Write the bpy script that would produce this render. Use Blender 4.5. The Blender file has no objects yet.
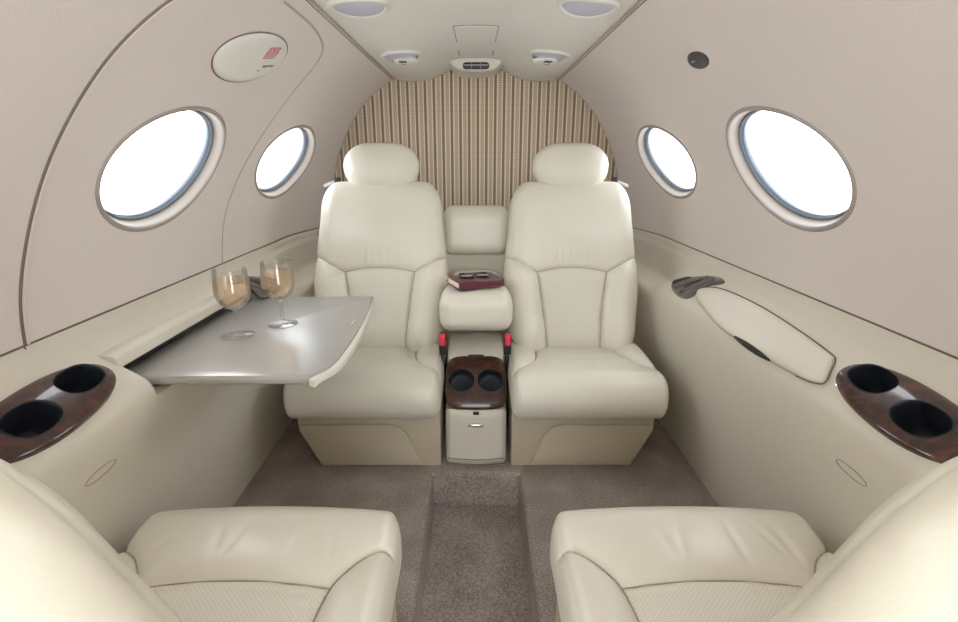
import bpy, bmesh, math, random
import numpy as np
from mathutils import Vector, Matrix

# ---------------------------------------------------------------- camera, world, light, exposure
sc = bpy.context.scene
COL = sc.collection
CAM_H = 0.92
cam = bpy.data.objects.new('camera', bpy.data.cameras.new('camera'))
COL.objects.link(cam)
cam.location = (0, 0, CAM_H)
cam.rotation_euler = (math.radians(90 - 17.0), 0, 0)
cam.data.sensor_width = 36
cam.data.lens = 36 * 500 / 958
cam.data.shift_x = 3 / 958
cam.data.clip_start = 0.01
sc.camera = cam

world = bpy.data.worlds.new('sky')
sc.world = world
world.use_nodes = True
wn = world.node_tree.nodes
# overcast daylight, brighter out to the sides of the aircraft than fore and aft
wl_ = world.node_tree.links
w_tc = wn.new('ShaderNodeTexCoord'); w_sp = wn.new('ShaderNodeSeparateXYZ')
wl_.new(w_tc.outputs['Generated'], w_sp.inputs[0])
w_ab = wn.new('ShaderNodeMath'); w_ab.operation = 'ABSOLUTE'; wl_.new(w_sp.outputs[0], w_ab.inputs[0])
w_mr = wn.new('ShaderNodeMapRange'); wl_.new(w_ab.outputs[0], w_mr.inputs[0])
w_mr.inputs[1].default_value = 0.15; w_mr.inputs[2].default_value = 0.8
w_mr.inputs[3].default_value = 0.85; w_mr.inputs[4].default_value = 1.45
wn['Background'].inputs[0].default_value = (0.89, 0.945, 1.0, 1)
wl_.new(w_mr.outputs[0], wn['Background'].inputs[1])

sc.view_settings.view_transform = 'Standard'
sc.view_settings.look = 'None'
sc.view_settings.gamma = 1
sc.view_settings.use_curve_mapping = False
sc.view_settings.exposure = 2.86
sc.cycles.use_denoising = True
sc.cycles.max_bounces = 14
sc.cycles.diffuse_bounces = 8
sc.cycles.transmission_bounces = 12
sc.cycles.transparent_max_bounces = 12


# ---------------------------------------------------------------- helpers: objects
def tag(o, label=None, cat=None, group=None, kind=None):
    if label: o['label'] = label
    if cat: o['category'] = cat
    if group: o['group'] = group
    if kind: o['kind'] = kind
    return o


def thing(name, label, cat, loc=(0, 0, 0), rotz=0, group=None):
    o = bpy.data.objects.new(name, None)
    COL.objects.link(o)
    o.location = loc
    o.rotation_euler = (0, 0, rotz)
    o.empty_display_size = 0.05
    return tag(o, label, cat, group)


def obj(name, data, mat, parent=None, smooth=True):
    """data = (verts, faces) or bmesh"""
    me = bpy.data.meshes.new(name)
    if isinstance(data, bmesh.types.BMesh):
        data.to_mesh(me)
        data.free()
    else:
        me.from_pydata([tuple(map(float, v)) for v in data[0]], [], [tuple(int(i) for i in f) for f in data[1]])
    me.validate()
    if mat: me.materials.append(mat)
    if smooth is True:
        for p in me.polygons: p.use_smooth = True
    elif smooth:
        for p in me.polygons: p.use_smooth = True
        me.set_sharp_from_angle(angle=math.radians(smooth))
    me.update()
    o = bpy.data.objects.new(name, me)
    COL.objects.link(o)
    if parent: o.parent = parent
    return o


def join(*parts):
    V, F = [], []
    for v, f in parts:
        n = len(V)
        V += [tuple(p) for p in v]
        F += [tuple(i + n for i in q) for q in f]
    return V, F


def xf(data, fn):
    return [fn(*p) for p in data[0]], data[1]


def copy_tree(o, parent=None):
    c = o.copy()
    COL.objects.link(c)
    c.parent = parent
    for ch in list(o.children):
        copy_tree(ch, c)
    return c


def bool_cut(o, cutters):
    for c in cutters:
        m = o.modifiers.new('cut', 'BOOLEAN')
        m.object = c
        m.operation = 'DIFFERENCE'
        m.solver = 'EXACT'
    dg = bpy.context.evaluated_depsgraph_get()
    dg.update()
    me = bpy.data.meshes.new_from_object(o.evaluated_get(dg))
    o.modifiers.clear()
    o.data = me
    for c in cutters:
        bpy.data.objects.remove(c)
    for p in me.polygons: p.use_smooth = True
    me.set_sharp_from_angle(angle=math.radians(40))


# ---------------------------------------------------------------- helpers: shapes
def soft_box(half, r, n, centre=(0, 0, 0)):
    """rounded box on a dense cube grid; r = radius per axis; returns numpy verts, faces"""
    half = np.array(half, float); r = np.minimum(np.array(r, float), half * 0.999)
    nx, ny, nz = n
    idx = {}; V = []; F = []

    def key(i, j, k):
        t = (i, j, k)
        if t not in idx:
            idx[t] = len(V)
            V.append((2 * i / nx - 1, 2 * j / ny - 1, 2 * k / nz - 1))
        return idx[t]
    for k, flip in ((0, 1), (nz, 0)):
        for i in range(nx):
            for j in range(ny):
                q = [key(i, j, k), key(i + 1, j, k), key(i + 1, j + 1, k), key(i, j + 1, k)]
                F.append(q[::-1] if flip else q)
    for j, flip in ((0, 0), (ny, 1)):
        for i in range(nx):
            for k in range(nz):
                q = [key(i, j, k), key(i + 1, j, k), key(i + 1, j, k + 1), key(i, j, k + 1)]
                F.append(q[::-1] if flip else q)
    for i, flip in ((0, 1), (nx, 0)):
        for j in range(ny):
            for k in range(nz):
                q = [key(i, j, k), key(i, j + 1, k), key(i, j + 1, k + 1), key(i, j, k + 1)]
                F.append(q[::-1] if flip else q)
    P = np.array(V) * half
    inner = np.clip(P, -(half - r), half - r)
    v = (P - inner) / r
    v /= np.linalg.norm(v, axis=1)[:, None]
    out = inner + r * v + np.array(centre)
    return out, F


def rbox(sx, sy, sz, r=0.005, c=(0, 0, 0), seg=3):
    bm = bmesh.new()
    bmesh.ops.create_cube(bm, size=1)
    for v in bm.verts: v.co = Vector((v.co.x * sx, v.co.y * sy, v.co.z * sz))
    if r > 0:
        bmesh.ops.bevel(bm, geom=bm.edges[:], offset=r, segments=seg, affect='EDGES', profile=0.5)
    for v in bm.verts: v.co += Vector(c)
    V = [tuple(v.co) for v in bm.verts]
    F = [tuple(v.index for v in f.verts) for f in bm.faces]
    bm.free()
    return V, F


def catmull(pts, n=12, closed=False):
    pts = [np.array(p, float) for p in pts]
    out = []
    m = len(pts)
    rng = range(m) if closed else range(m - 1)
    for i in rng:
        if closed:
            a, b, c, d = pts[i - 1], pts[i], pts[(i + 1) % m], pts[(i + 2) % m]
        else:
            a, b, c, d = pts[max(i - 1, 0)], pts[i], pts[i + 1], pts[min(i + 2, m - 1)]
        for k in range(n):
            t = k / n
            out.append(0.5 * ((2 * b) + (-a + c) * t + (2 * a - 5 * b + 4 * c - d) * t * t + (-a + 3 * b - 3 * c + d) * t ** 3))
    if not closed: out.append(pts[-1])
    return out


def tube(pts, r, seg=8, closed=False, up=(0, 0, 1)):
    pts = [Vector(p) for p in pts]
    V, F = [], []
    n = len(pts)
    prev = None
    for i, p in enumerate(pts):
        if closed: t = pts[(i + 1) % n] - pts[i - 1]
        else: t = pts[min(i + 1, n - 1)] - pts[max(i - 1, 0)]
        t.normalize()
        if prev is None:
            a = t.cross(Vector(up))
            if a.length < 1e-3: a = t.cross(Vector((1, 0, 0)))
        else:
            a = prev - t * prev.dot(t)
        a.normalize(); prev = a
        b = t.cross(a)
        rr = r[i] if hasattr(r, '__len__') else r
        for k in range(seg):
            an = 2 * math.pi * k / seg
            V.append(tuple(p + a * math.cos(an) * rr + b * math.sin(an) * rr))
    m = n if closed else n - 1
    for i in range(m):
        for k in range(seg):
            j = (i + 1) % n
            F.append((i * seg + k, i * seg + (k + 1) % seg, j * seg + (k + 1) % seg, j * seg + k))
    if not closed:
        F.append(tuple(range(seg))[::-1]); F.append(tuple((n - 1) * seg + k for k in range(seg)))
    return V, F


def lathe(prof, seg=40, c=(0, 0, 0), sx=1, sy=1):
    V, F = [], []
    n = len(prof)
    for k in range(seg):
        a = 2 * math.pi * k / seg
        for r, z in prof: V.append((c[0] + r * math.cos(a) * sx, c[1] + r * math.sin(a) * sy, c[2] + z))
    for k in range(seg):
        for i in range(n - 1):
            a, b = k * n, ((k + 1) % seg) * n
            F.append((a + i, b + i, b + i + 1, a + i + 1))
    return V, F


def loft(rings, cap=True, closed=True):
    V, F = [], []
    n = len(rings[0])
    for rg in rings: V += [tuple(p) for p in rg]
    for i in range(len(rings) - 1):
        for k in range(n if closed else n - 1):
            F.append((i * n + k, i * n + (k + 1) % n, (i + 1) * n + (k + 1) % n, (i + 1) * n + k))
    if cap:
        F.append(tuple(range(n))[::-1]); F.append(tuple((len(rings) - 1) * n + k for k in range(n)))
    return V, F


def prism(poly, axis, a, b, bev=0.0, seg=3, only=None):
    """poly in the two other axes, extruded from a to b along axis"""
    def mk(p, q, t):
        return {'x': (t, p, q), 'y': (p, t, q), 'z': (p, q, t)}[axis]
    bm = bmesh.new()
    lo = [bm.verts.new(mk(p[0], p[1], a)) for p in poly]
    hi = [bm.verts.new(mk(p[0], p[1], b)) for p in poly]
    n = len(poly)
    bm.faces.new(lo); bm.faces.new(hi)
    for i in range(n): bm.faces.new((lo[i], lo[(i + 1) % n], hi[(i + 1) % n], hi[i]))
    bmesh.ops.recalc_face_normals(bm, faces=bm.faces[:])
    if bev:
        ed = [e for e in bm.edges if (e.calc_face_angle(0) > 0.5 if only is None else only(e))]
        bmesh.ops.bevel(bm, geom=ed, offset=bev, segments=seg, affect='EDGES', profile=0.5)
    bm.verts.ensure_lookup_table(); bm.verts.index_update()
    V = [tuple(v.co) for v in bm.verts]
    F = [tuple(v.index for v in f.verts) for f in bm.faces]
    bm.free()
    return V, F


def dome(outline, frame, height, skirt, rings=12, power=4.0, drop=0.0):
    """closed, domed cushion-like cap: outline = (a,b) points, frame(a,b,h) -> xyz"""
    o = np.array(outline); c = o.mean(axis=0)
    V = [frame(c[0], c[1], height)]
    n = len(o)
    rr = [math.sin(math.pi / 2 * (i + 1) / rings) for i in range(rings)]
    for r in rr:
        h = height * max(0.0, 1 - r ** power) ** 0.5
        for p in o:
            q = c + (p - c) * r
            V.append(frame(q[0], q[1], h + drop * 0))
    for p in o: V.append(frame(p[0], p[1], -skirt))
    V.append(frame(c[0], c[1], -skirt))
    F = [(0, 1 + k, 1 + (k + 1) % n) for k in range(n)]
    for i in range(rings):
        for k in range(n):
            a = 1 + i * n; b = a + n
            F.append((a + k, b + k, b + (k + 1) % n, a + (k + 1) % n))
    last = 1 + rings * n
    F += [(len(V) - 1, last + (k + 1) % n, last + k) for k in range(n)]
    return V, F


def ellipse(cx, cy, a, b, n=48, p=2.0, rot=0):
    out = []
    for k in range(n):
        t = 2 * math.pi * k / n
        x = math.copysign(abs(math.cos(t)) ** (2 / p), math.cos(t)) * a
        y = math.copysign(abs(math.sin(t)) ** (2 / p), math.sin(t)) * b
        out.append((cx + x * math.cos(rot) - y * math.sin(rot), cy + x * math.sin(rot) + y * math.cos(rot)))
    return out


def polydist(px, py, line):
    """distance from points to a polyline (numpy)"""
    line = np.array(line)
    d = np.full(px.shape, 9.0)
    for a, b in zip(line[:-1], line[1:]):
        ab = b - a
        t = np.clip(((px - a[0]) * ab[0] + (py - a[1]) * ab[1]) / (ab @ ab + 1e-12), 0, 1)
        d = np.minimum(d, np.hypot(px - a[0] - t * ab[0], py - a[1] - t * ab[1]))
    return d


def sstep(a, b, x):
    t = np.clip((x - a) / (b - a), 0, 1)
    return t * t * (3 - 2 * t)


# ---------------------------------------------------------------- materials
def srgb(r, g, b):
    f = lambda c: (c / 255 / 12.92) if c / 255 <= 0.04045 else ((c / 255 + 0.055) / 1.055) ** 2.4
    return (f(r), f(g), f(b), 1)


def new_mat(name, col, rough=0.5, metal=0.0, coat=0.0, spec=0.5):
    m = bpy.data.materials.new(name)
    m.use_nodes = True
    b = m.node_tree.nodes['Principled BSDF']
    b.inputs['Base Color'].default_value = col
    b.inputs['Roughness'].default_value = rough
    b.inputs['Metallic'].default_value = metal
    b.inputs['Coat Weight'].default_value = coat
    b.inputs['Coat Roughness'].default_value = 0.05
    b.inputs['Specular IOR Level'].default_value = spec
    return m


def N(m, typ, **kw):
    n = m.node_tree.nodes.new(typ)
    for k, v in kw.items():
        if k.startswith('i_'):
            n.inputs[k[2:].replace('_', ' ')].default_value = v
        else: setattr(n, k, v)
    return n


def L(m, a, b): m.node_tree.links.new(a, b)


def math_node(m, op, a, b=None):
    n = N(m, 'ShaderNodeMath', operation=op)
    for i, v in enumerate((a, b)):
        if v is None: continue
        if isinstance(v, (int, float)): n.inputs[i].default_value = v
        else: L(m, v, n.inputs[i])
    return n.outputs[0]


def add_bump(m, scale, strength, dist=0.001, detail=3, extra=None, coord='Object'):
    tc = N(m, 'ShaderNodeTexCoord')
    nz = N(m, 'ShaderNodeTexNoise')
    nz.inputs['Scale'].default_value = scale
    nz.inputs['Detail'].default_value = detail
    L(m, tc.outputs[coord], nz.inputs['Vector'])
    bp = N(m, 'ShaderNodeBump')
    bp.inputs['Strength'].default_value = strength
    bp.inputs['Distance'].default_value = dist
    L(m, nz.outputs['Fac'], bp.inputs['Height'])
    b = m.node_tree.nodes['Principled BSDF']
    if extra is not None:
        bp2 = N(m, 'ShaderNodeBump')
        bp2.inputs['Strength'].default_value = extra[1]
        bp2.inputs['Distance'].default_value = extra[2]
        L(m, extra[0], bp2.inputs['Height'])
        L(m, bp.outputs[0], bp2.inputs['Normal'])
        L(m, bp2.outputs[0], b.inputs['Normal'])
    else:
        L(m, bp.outputs[0], b.inputs['Normal'])
    return tc, nz


def ramp(m, fac, stops):
    r = N(m, 'ShaderNodeValToRGB')
    e = r.color_ramp.elements
    while len(e) < len(stops): e.new(0.5)
    for i, (p, c) in enumerate(stops):
        e[i].position = p; e[i].color = c
    L(m, fac, r.inputs[0])
    return r.outputs[0]


LEATHER = srgb(215, 210, 195)


def leather(name, col=LEATHER, rough=0.31):
    m = new_mat(name, col, rough, spec=0.45)
    tc = N(m, 'ShaderNodeTexCoord')
    big = N(m, 'ShaderNodeTexNoise'); big.inputs['Scale'].default_value = 9; big.inputs['Detail'].default_value = 2
    L(m, tc.outputs['Object'], big.inputs['Vector'])
    add_bump(m, 420, 0.12, 0.0006, 4, extra=(big.outputs['Fac'], 0.35, 0.012))
    return m


def perforated(name, axes, col=LEATHER):
    m = new_mat(name, col, 0.42, spec=0.4)
    tc = N(m, 'ShaderNodeTexCoord')
    sp = N(m, 'ShaderNodeSeparateXYZ')
    L(m, tc.outputs['Object'], sp.inputs[0])
    k = 2 * math.pi / 0.0072
    a = math_node(m, 'COSINE', math_node(m, 'MULTIPLY', sp.outputs[axes[0]], k))
    c = math_node(m, 'COSINE', math_node(m, 'MULTIPLY', sp.outputs[axes[1]], k))
    s = math_node(m, 'MULTIPLY', a, c)
    dots = math_node(m, 'GREATER_THAN', s, 0.55)
    colr = ramp(m, dots, [(0, col), (1, tuple(x * 0.82 for x in col[:3]) + (1,))])
    L(m, colr, m.node_tree.nodes['Principled BSDF'].inputs['Base Color'])
    inv = math_node(m, 'SUBTRACT', 1.0, dots)
    add_bump(m, 400, 0.1, 0.0005, 3, extra=(inv, 0.5, 0.0008))
    return m


M_LEATHER = leather('cream_leather')
M_PERF_BACK = perforated('perforated_leather_back', (0, 2))
M_PERF_SEAT = perforated('perforated_leather_seat', (0, 1))
M_PANEL = new_mat('beige_panel_leather', srgb(214, 208, 194), 0.42, spec=0.4)
add_bump(M_PANEL, 500, 0.12, 0.0005, 3)
M_BASE = new_mat('beige_seat_base_plastic', srgb(186, 174, 152), 0.5)
add_bump(M_BASE, 600, 0.1, 0.0004, 2)
M_CEIL = new_mat('off_white_headliner', srgb(226, 224, 216), 0.6)
add_bump(M_CEIL, 500, 0.1, 0.0004, 2)
M_WHITE = new_mat('white_plastic', srgb(222, 220, 212), 0.35)
M_REVEAL = new_mat('window_reveal_plastic', srgb(158, 149, 141), 0.5)
M_DARK = new_mat('black_plastic', srgb(22, 22, 24), 0.35)
M_SEAM = new_mat('shadow_gap_gasket', srgb(112, 101, 92), 0.7)
M_SOFTSEAM = new_mat('beige_gasket', srgb(176, 164, 152), 0.6)
M_GASKET = new_mat('blue_grey_window_gasket', srgb(104, 113, 123), 0.3)
M_WELL = new_mat('navy_black_cup_lining', srgb(20, 26, 36), 0.55)
M_CHROME = new_mat('polished_metal', srgb(215, 215, 218), 0.18, 1.0)
M_RED = new_mat('red_plastic', srgb(214, 40, 70), 0.35)
M_LENS = new_mat('frosted_lamp_lens', srgb(196, 200, 216), 0.25)
M_BLACKDISC = new_mat('charcoal_disc', srgb(62, 60, 66), 0.4)
M_STRAP = new_mat('grey_webbing', srgb(168, 168, 172), 0.6)

# wall liner: fine woven fabric
M_WALL = new_mat('pinkish_beige_wall_fabric', srgb(220, 210, 204), 0.75, spec=0.2)
tc = N(M_WALL, 'ShaderNodeTexCoord')
vo = N(M_WALL, 'ShaderNodeTexVoronoi'); vo.inputs['Scale'].default_value = 260
L(M_WALL, tc.outputs['Object'], vo.inputs['Vector'])
add_bump(M_WALL, 120, 0.15, 0.001, 4, extra=(vo.outputs['Distance'], 0.25, 0.0008))

# carpet
M_CARPET = new_mat('taupe_carpet_pile', srgb(128, 114, 104), 0.95, spec=0.1)
tc = N(M_CARPET, 'ShaderNodeTexCoord')
n1 = N(M_CARPET, 'ShaderNodeTexNoise'); n1.inputs['Scale'].default_value = 230; n1.inputs['Detail'].default_value = 5
n2 = N(M_CARPET, 'ShaderNodeTexNoise'); n2.inputs['Scale'].default_value = 9; n2.inputs['Detail'].default_value = 3
L(M_CARPET, tc.outputs['Object'], n1.inputs['Vector']); L(M_CARPET, tc.outputs['Object'], n2.inputs['Vector'])
mixf = math_node(M_CARPET, 'ADD', math_node(M_CARPET, 'MULTIPLY', n1.outputs['Fac'], 0.7), math_node(M_CARPET, 'MULTIPLY', n2.outputs['Fac'], 0.3))
cc = ramp(M_CARPET, mixf, [(0.34, srgb(118, 107, 101)), (0.5, srgb(152, 140, 133)), (0.66, srgb(182, 170, 163))])
L(M_CARPET, cc, M_CARPET.node_tree.nodes['Principled BSDF'].inputs['Base Color'])
bp = N(M_CARPET, 'ShaderNodeBump'); bp.inputs['Strength'].default_value = 0.7; bp.inputs['Distance'].default_value = 0.004
L(M_CARPET, n1.outputs['Fac'], bp.inputs['Height'])
L(M_CARPET, bp.outputs[0], M_CARPET.node_tree.nodes['Principled BSDF'].inputs['Normal'])

# bulkhead fabric: vertical stripes with woven dots
M_STRIPE = new_mat('striped_bulkhead_fabric', srgb(190, 170, 138), 0.85, spec=0.15)
m = M_STRIPE
tc = N(m, 'ShaderNodeTexCoord'); sp = N(m, 'ShaderNodeSeparateXYZ'); L(m, tc.outputs['Object'], sp.inputs[0])
fx = math_node(m, 'FRACT', math_node(m, 'MULTIPLY', math_node(m, 'ADD', sp.outputs[0], 5.0), 1 / 0.0379))
stripe = ramp(m, fx, [(0.0, srgb(140, 122, 102)), (0.27, srgb(140, 122, 102)), (0.31, srgb(226, 215, 196)), (0.42, srgb(226, 215, 196)),
                      (0.46, srgb(192, 174, 148)), (0.84, srgb(192, 174, 148)), (0.88, srgb(226, 215, 196)), (0.97, srgb(226, 215, 196)), (1.0, srgb(140, 122, 102))])
zz = math_node(m, 'SINE', math_node(m, 'MULTIPLY', sp.outputs[2], 2 * math.pi / 0.0095))
xx = math_node(m, 'COSINE', math_node(m, 'MULTIPLY', sp.outputs[0], 2 * math.pi / 0.0379 * 4))
dots = math_node(m, 'GREATER_THAN', zz, 0.35)
mx = N(m, 'ShaderNodeMix', data_type='RGBA', blend_type='MULTIPLY')
L(m, math_node(m, 'MULTIPLY', dots, 0.30), mx.inputs[0])
L(m, stripe, mx.inputs[6]); mx.inputs[7].default_value = srgb(190, 170, 140)
L(m, mx.outputs[2], m.node_tree.nodes['Principled BSDF'].inputs['Base Color'])

# wood burl
M_WOOD = new_mat('glossy_burl_wood', srgb(82, 48, 34), 0.3, coat=1.0, spec=0.25)
m = M_WOOD
tc = N(m, 'ShaderNodeTexCoord')
nz = N(m, 'ShaderNodeTexNoise'); nz.inputs['Scale'].default_value = 22; nz.inputs['Detail'].default_value = 6; nz.inputs['Distortion'].default_value = 2.2
L(m, tc.outputs['Object'], nz.inputs['Vector'])
L(m, ramp(m, nz.outputs['Fac'], [(0.3, srgb(40, 21, 17)), (0.5, srgb(62, 33, 26)), (0.72, srgb(92, 52, 38))]), m.node_tree.nodes['Principled BSDF'].inputs['Base Color'])

M_GREYWOOD = new_mat('dark_grey_brown_veneer', srgb(92, 82, 78), 0.3, coat=0.8)
M_TABLE = new_mat('silver_grey_lacquer', srgb(180, 178, 173), 0.33, 0.45)
add_bump(M_TABLE, 900, 0.03, 0.0003, 2)

# glass: thin panes; wine glass
M_PANE = bpy.data.materials.new('window_pane'); M_PANE.use_nodes = True
m = M_PANE; nt = m.node_tree; nt.nodes.clear()
out = N(m, 'ShaderNodeOutputMaterial'); tr = N(m, 'ShaderNodeBsdfTransparent'); gl = N(m, 'ShaderNodeBsdfGlossy'); mxs = N(m, 'ShaderNodeMixShader')
gl.inputs['Roughness'].default_value = 0.02
mxs.inputs[0].default_value = 0.05
L(m, tr.outputs[0], mxs.inputs[1]); L(m, gl.outputs[0], mxs.inputs[2]); L(m, mxs.outputs[0], out.inputs[0])
def thin_glass(name, tint, body=None, amount=0.0, lo=.03, hi=.75):
    m = bpy.data.materials.new(name); m.use_nodes = True; m.node_tree.nodes.clear()
    out = N(m, 'ShaderNodeOutputMaterial'); tr = N(m, 'ShaderNodeBsdfTransparent'); gl = N(m, 'ShaderNodeBsdfGlossy'); mx = N(m, 'ShaderNodeMixShader')
    tr.inputs[0].default_value = tint; gl.inputs['Roughness'].default_value = .03
    lw = N(m, 'ShaderNodeLayerWeight'); lw.inputs['Blend'].default_value = .25
    f_ = ramp(m, lw.outputs['Fresnel'], [(0, (lo, lo, lo, 1)), (1, (hi, hi, hi, 1))])
    L(m, f_, mx.inputs[0]); L(m, tr.outputs[0], mx.inputs[1]); L(m, gl.outputs[0], mx.inputs[2])
    last = mx.outputs[0]
    if body:
        df = N(m, 'ShaderNodeBsdfTranslucent'); df.inputs[0].default_value = body
        d2 = N(m, 'ShaderNodeBsdfDiffuse'); d2.inputs[0].default_value = body
        ad = N(m, 'ShaderNodeMixShader'); ad.inputs[0].default_value = .5
        L(m, df.outputs[0], ad.inputs[1]); L(m, d2.outputs[0], ad.inputs[2])
        m2 = N(m, 'ShaderNodeMixShader'); m2.inputs[0].default_value = amount
        L(m, last, m2.inputs[1]); L(m, ad.outputs[0], m2.inputs[2]); last = m2.outputs[0]
    L(m, last, out.inputs[0])
    return m


M_GLASS = thin_glass('clear_glass', (.985, .985, .985, 1), lo=.06, hi=.6)
M_WINE = thin_glass('blush_wine', (.975, .89, .76, 1), srgb(246, 222, 192), .22, .03, .25)
M_BOOK = new_mat('burgundy_book_cover', srgb(92, 42, 54), 0.32, coat=0.3)
add_bump(M_BOOK, 120, 0.5, 0.002, 4)
M_PAGES = new_mat('cream_pages', srgb(236, 222, 200), 0.8)

# ---------------------------------------------------------------- cabin shell
R0, ZC = 0.735, 0.60
S0, S1 = 0.027, 0.788
Y0, Y1 = -0.8, 2.33


def cove(x, y, z):
    """the lining draws in towards the rear bulkhead, most at seat-back height"""
    f = float(sstep(1.95, Y1, y)) * (0.035 + 0.05 * float(1 - sstep(0.75, 1.2, z)) * float(sstep(0.25, 0.6, z)))
    f *= float(1 - 0.9 * sstep(1.05, 1.25, z))
    return x * (1 - f)


def wall_pt(side, y, s, depth=0.0):
    a = s / R0
    r = R0 + depth
    x, z = r * math.cos(a), ZC + r * math.sin(a)
    return (side * cove(x, y, z), y, z)


# centre along the cabin, centre up the wall, half length, half height, slant
WINS = [(1.138, 0.314, 0.205, 0.130, 0.14), (1.832, 0.323, 0.228, 0.126, 0.075)]


def build_wall(side):
    ns = 32
    V, F, idx = [], [], {}

    def vid(y, s):
        k = (round(y, 4), round(s, 4))
        if k not in idx:
            idx[k] = len(V); V.append(wall_pt(side, y, s))
        return idx[k]
    sv = [S0 + (S1 - S0) * i / ns for i in range(ns + 1)]
    spans = [(Y0, 0.88, 24, None), (0.88, 1.40, 32, WINS[0]), (1.40, 1.56, 8, None), (1.56, 2.12, 32, WINS[1]), (2.12, Y1, 10, None)]
    for a, b, n, w in spans:
        yv = [a + (b - a) * i / n for i in range(n + 1)]
        if w is None:
            for i in range(n):
                for j in range(ns):
                    F.append((vid(yv[i], sv[j]), vid(yv[i + 1], sv[j]), vid(yv[i + 1], sv[j + 1]), vid(yv[i], sv[j + 1])))
        else:
            yc, sc_, ry, rs, kk = w
            per = [(yv[i], sv[0]) for i in range(n)] + [(yv[-1], sv[j]) for j in range(ns)] + \
                  [(yv[n - i], sv[-1]) for i in range(n)] + [(yv[0], sv[ns - j]) for j in range(ns)]
            rings = 14
            grid = []
            for (py, ps) in per:
                # direction from the centre, scaled to the ellipse
                an = math.atan2((ps - sc_ - kk * (py - yc)) / rs, (py - yc) / ry)
                ey, es = yc + ry * math.cos(an), sc_ + rs * math.sin(an) + kk * ry * math.cos(an)
                grid.append([(py + (ey - py) * (k / rings) ** 0.8, ps + (es - ps) * (k / rings) ** 0.8) for k in range(rings + 1)])
            m_ = len(grid)
            ids = [[vid(*grid[q][0])] + [None] * rings for q in range(m_)]
            for q in range(m_):
                for k in range(1, rings + 1):
                    ids[q][k] = len(V); V.append(wall_pt(side, *grid[q][k]))
            for q in range(m_):
                for k in range(rings):
                    F.append((ids[q][k], ids[(q + 1) % m_][k], ids[(q + 1) % m_][k + 1], ids[q][k + 1]))
    if side > 0: F = [f[::-1] for f in F]
    return V, F


def build_window(side, w, name):
    yc, sc_, ry, rs, kk = w
    n = 72

    def ring(d, depth):
        return [wall_pt(side, yc + (ry + d) * math.cos(2 * math.pi * k / n), sc_ + (rs + d) * math.sin(2 * math.pi * k / n) + kk * (ry + d) * math.cos(2 * math.pi * k / n), depth) for k in range(n)]
    fr = obj(name, loft([ring(.010, .004), ring(.010, -.001), ring(.007, -.003), ring(.003, -.0035), ring(0, -.002), ring(-.002, .003), ring(-.004, .010),
                         ring(-.007, .017), ring(-.010, .021), ring(-.010, .060)], cap=False), M_REVEAL)
    tag(fr, kind='structure')
    obj('gasket', loft([ring(-.0095, .0205), ring(-.011, .019), ring(-.014, .0195), ring(-.0145, .026), ring(-.016, .0265), ring(-.0175, .028), ring(-.0175, .034)], cap=False), M_GASKET, fr)
    rings = [[wall_pt(side, yc + (ry - .0165) * t * math.cos(2 * math.pi * k / n), sc_ + (rs - .0165) * t * math.sin(2 * math.pi * k / n) + kk * (ry - .0165) * t * math.cos(2 * math.pi * k / n), .029) for k in range(n)] for t in (1, .75, .5, .25, .02)]
    obj('pane', loft(rings, cap=False), M_PANE, fr)
    return fr


for side, nm in ((-1, 'left'), (1, 'right')):
    tag(obj('wall_' + nm, build_wall(side), M_WALL), kind='structure')
wi = 1
for side in (-1, 1):
    for w in WINS:
        build_window(side, w, 'window_%d' % wi); wi += 1

# lower side panels with shoulder ledge
SEC_FRONT = [(.735, .627), (.728, .612), (.712, .596), (.70, .586), (.66, .562), (.625, .541), (.606, .526), (.597, .505), (.598, .46), (.612, .36), (.64, .18), (.672, 0)]
SEC_REAR = [(.735, .627), (.728, .618), (.725, .600), (.714, .592), (.712, .56), (.708, .51), (.696, .494), (.66, .488), (.625, .480), (.607, .462), (.606, .40), (.636, .2), (.672, 0)]
SEC_SLOT = [(.735, .627), (.725, .608), (.712, .596), (.70, .586), (.680, .574), (.670, .568), (.667, .546), (.690, .544), (.690, .508), (.599, .506), (.606, .42), (.672, 0)]


def smooth_sec(sec, n=72, sm=6):
    p = np.array(catmull(sec, sm)) if sm > 1 else np.array(sec, float)
    d = np.r_[0, np.cumsum(np.hypot(*np.diff(p, axis=0).T))]
    # denser sampling near the shoulder
    u = np.linspace(0, 1, n + 1)
    dd = d[-1] * (0.45 * u + 0.55 * u ** 2)
    return np.c_[np.interp(dd, d, p[:, 0]), np.interp(dd, d, p[:, 1])]


SF, SR = smooth_sec(SEC_FRONT), smooth_sec(SEC_REAR)
SS = smooth_sec(SEC_SLOT[:9] + [tuple(p) for p in SF if p[1] < .498], sm=1)
SLOT_Y = (0.850, 1.43)


def plate_hole(y, x, z):
    w = (abs(x) - .60) / .857
    return z > .5 and (((y - .756) / .054) ** 2 + ((w - .067) / .040) ** 2 < 1 or ((y - .638) / .053) ** 2 + ((w - .047) / .041) ** 2 < 1 or (abs(y - .70) < .04 and abs(w - .056) < .02))


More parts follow.
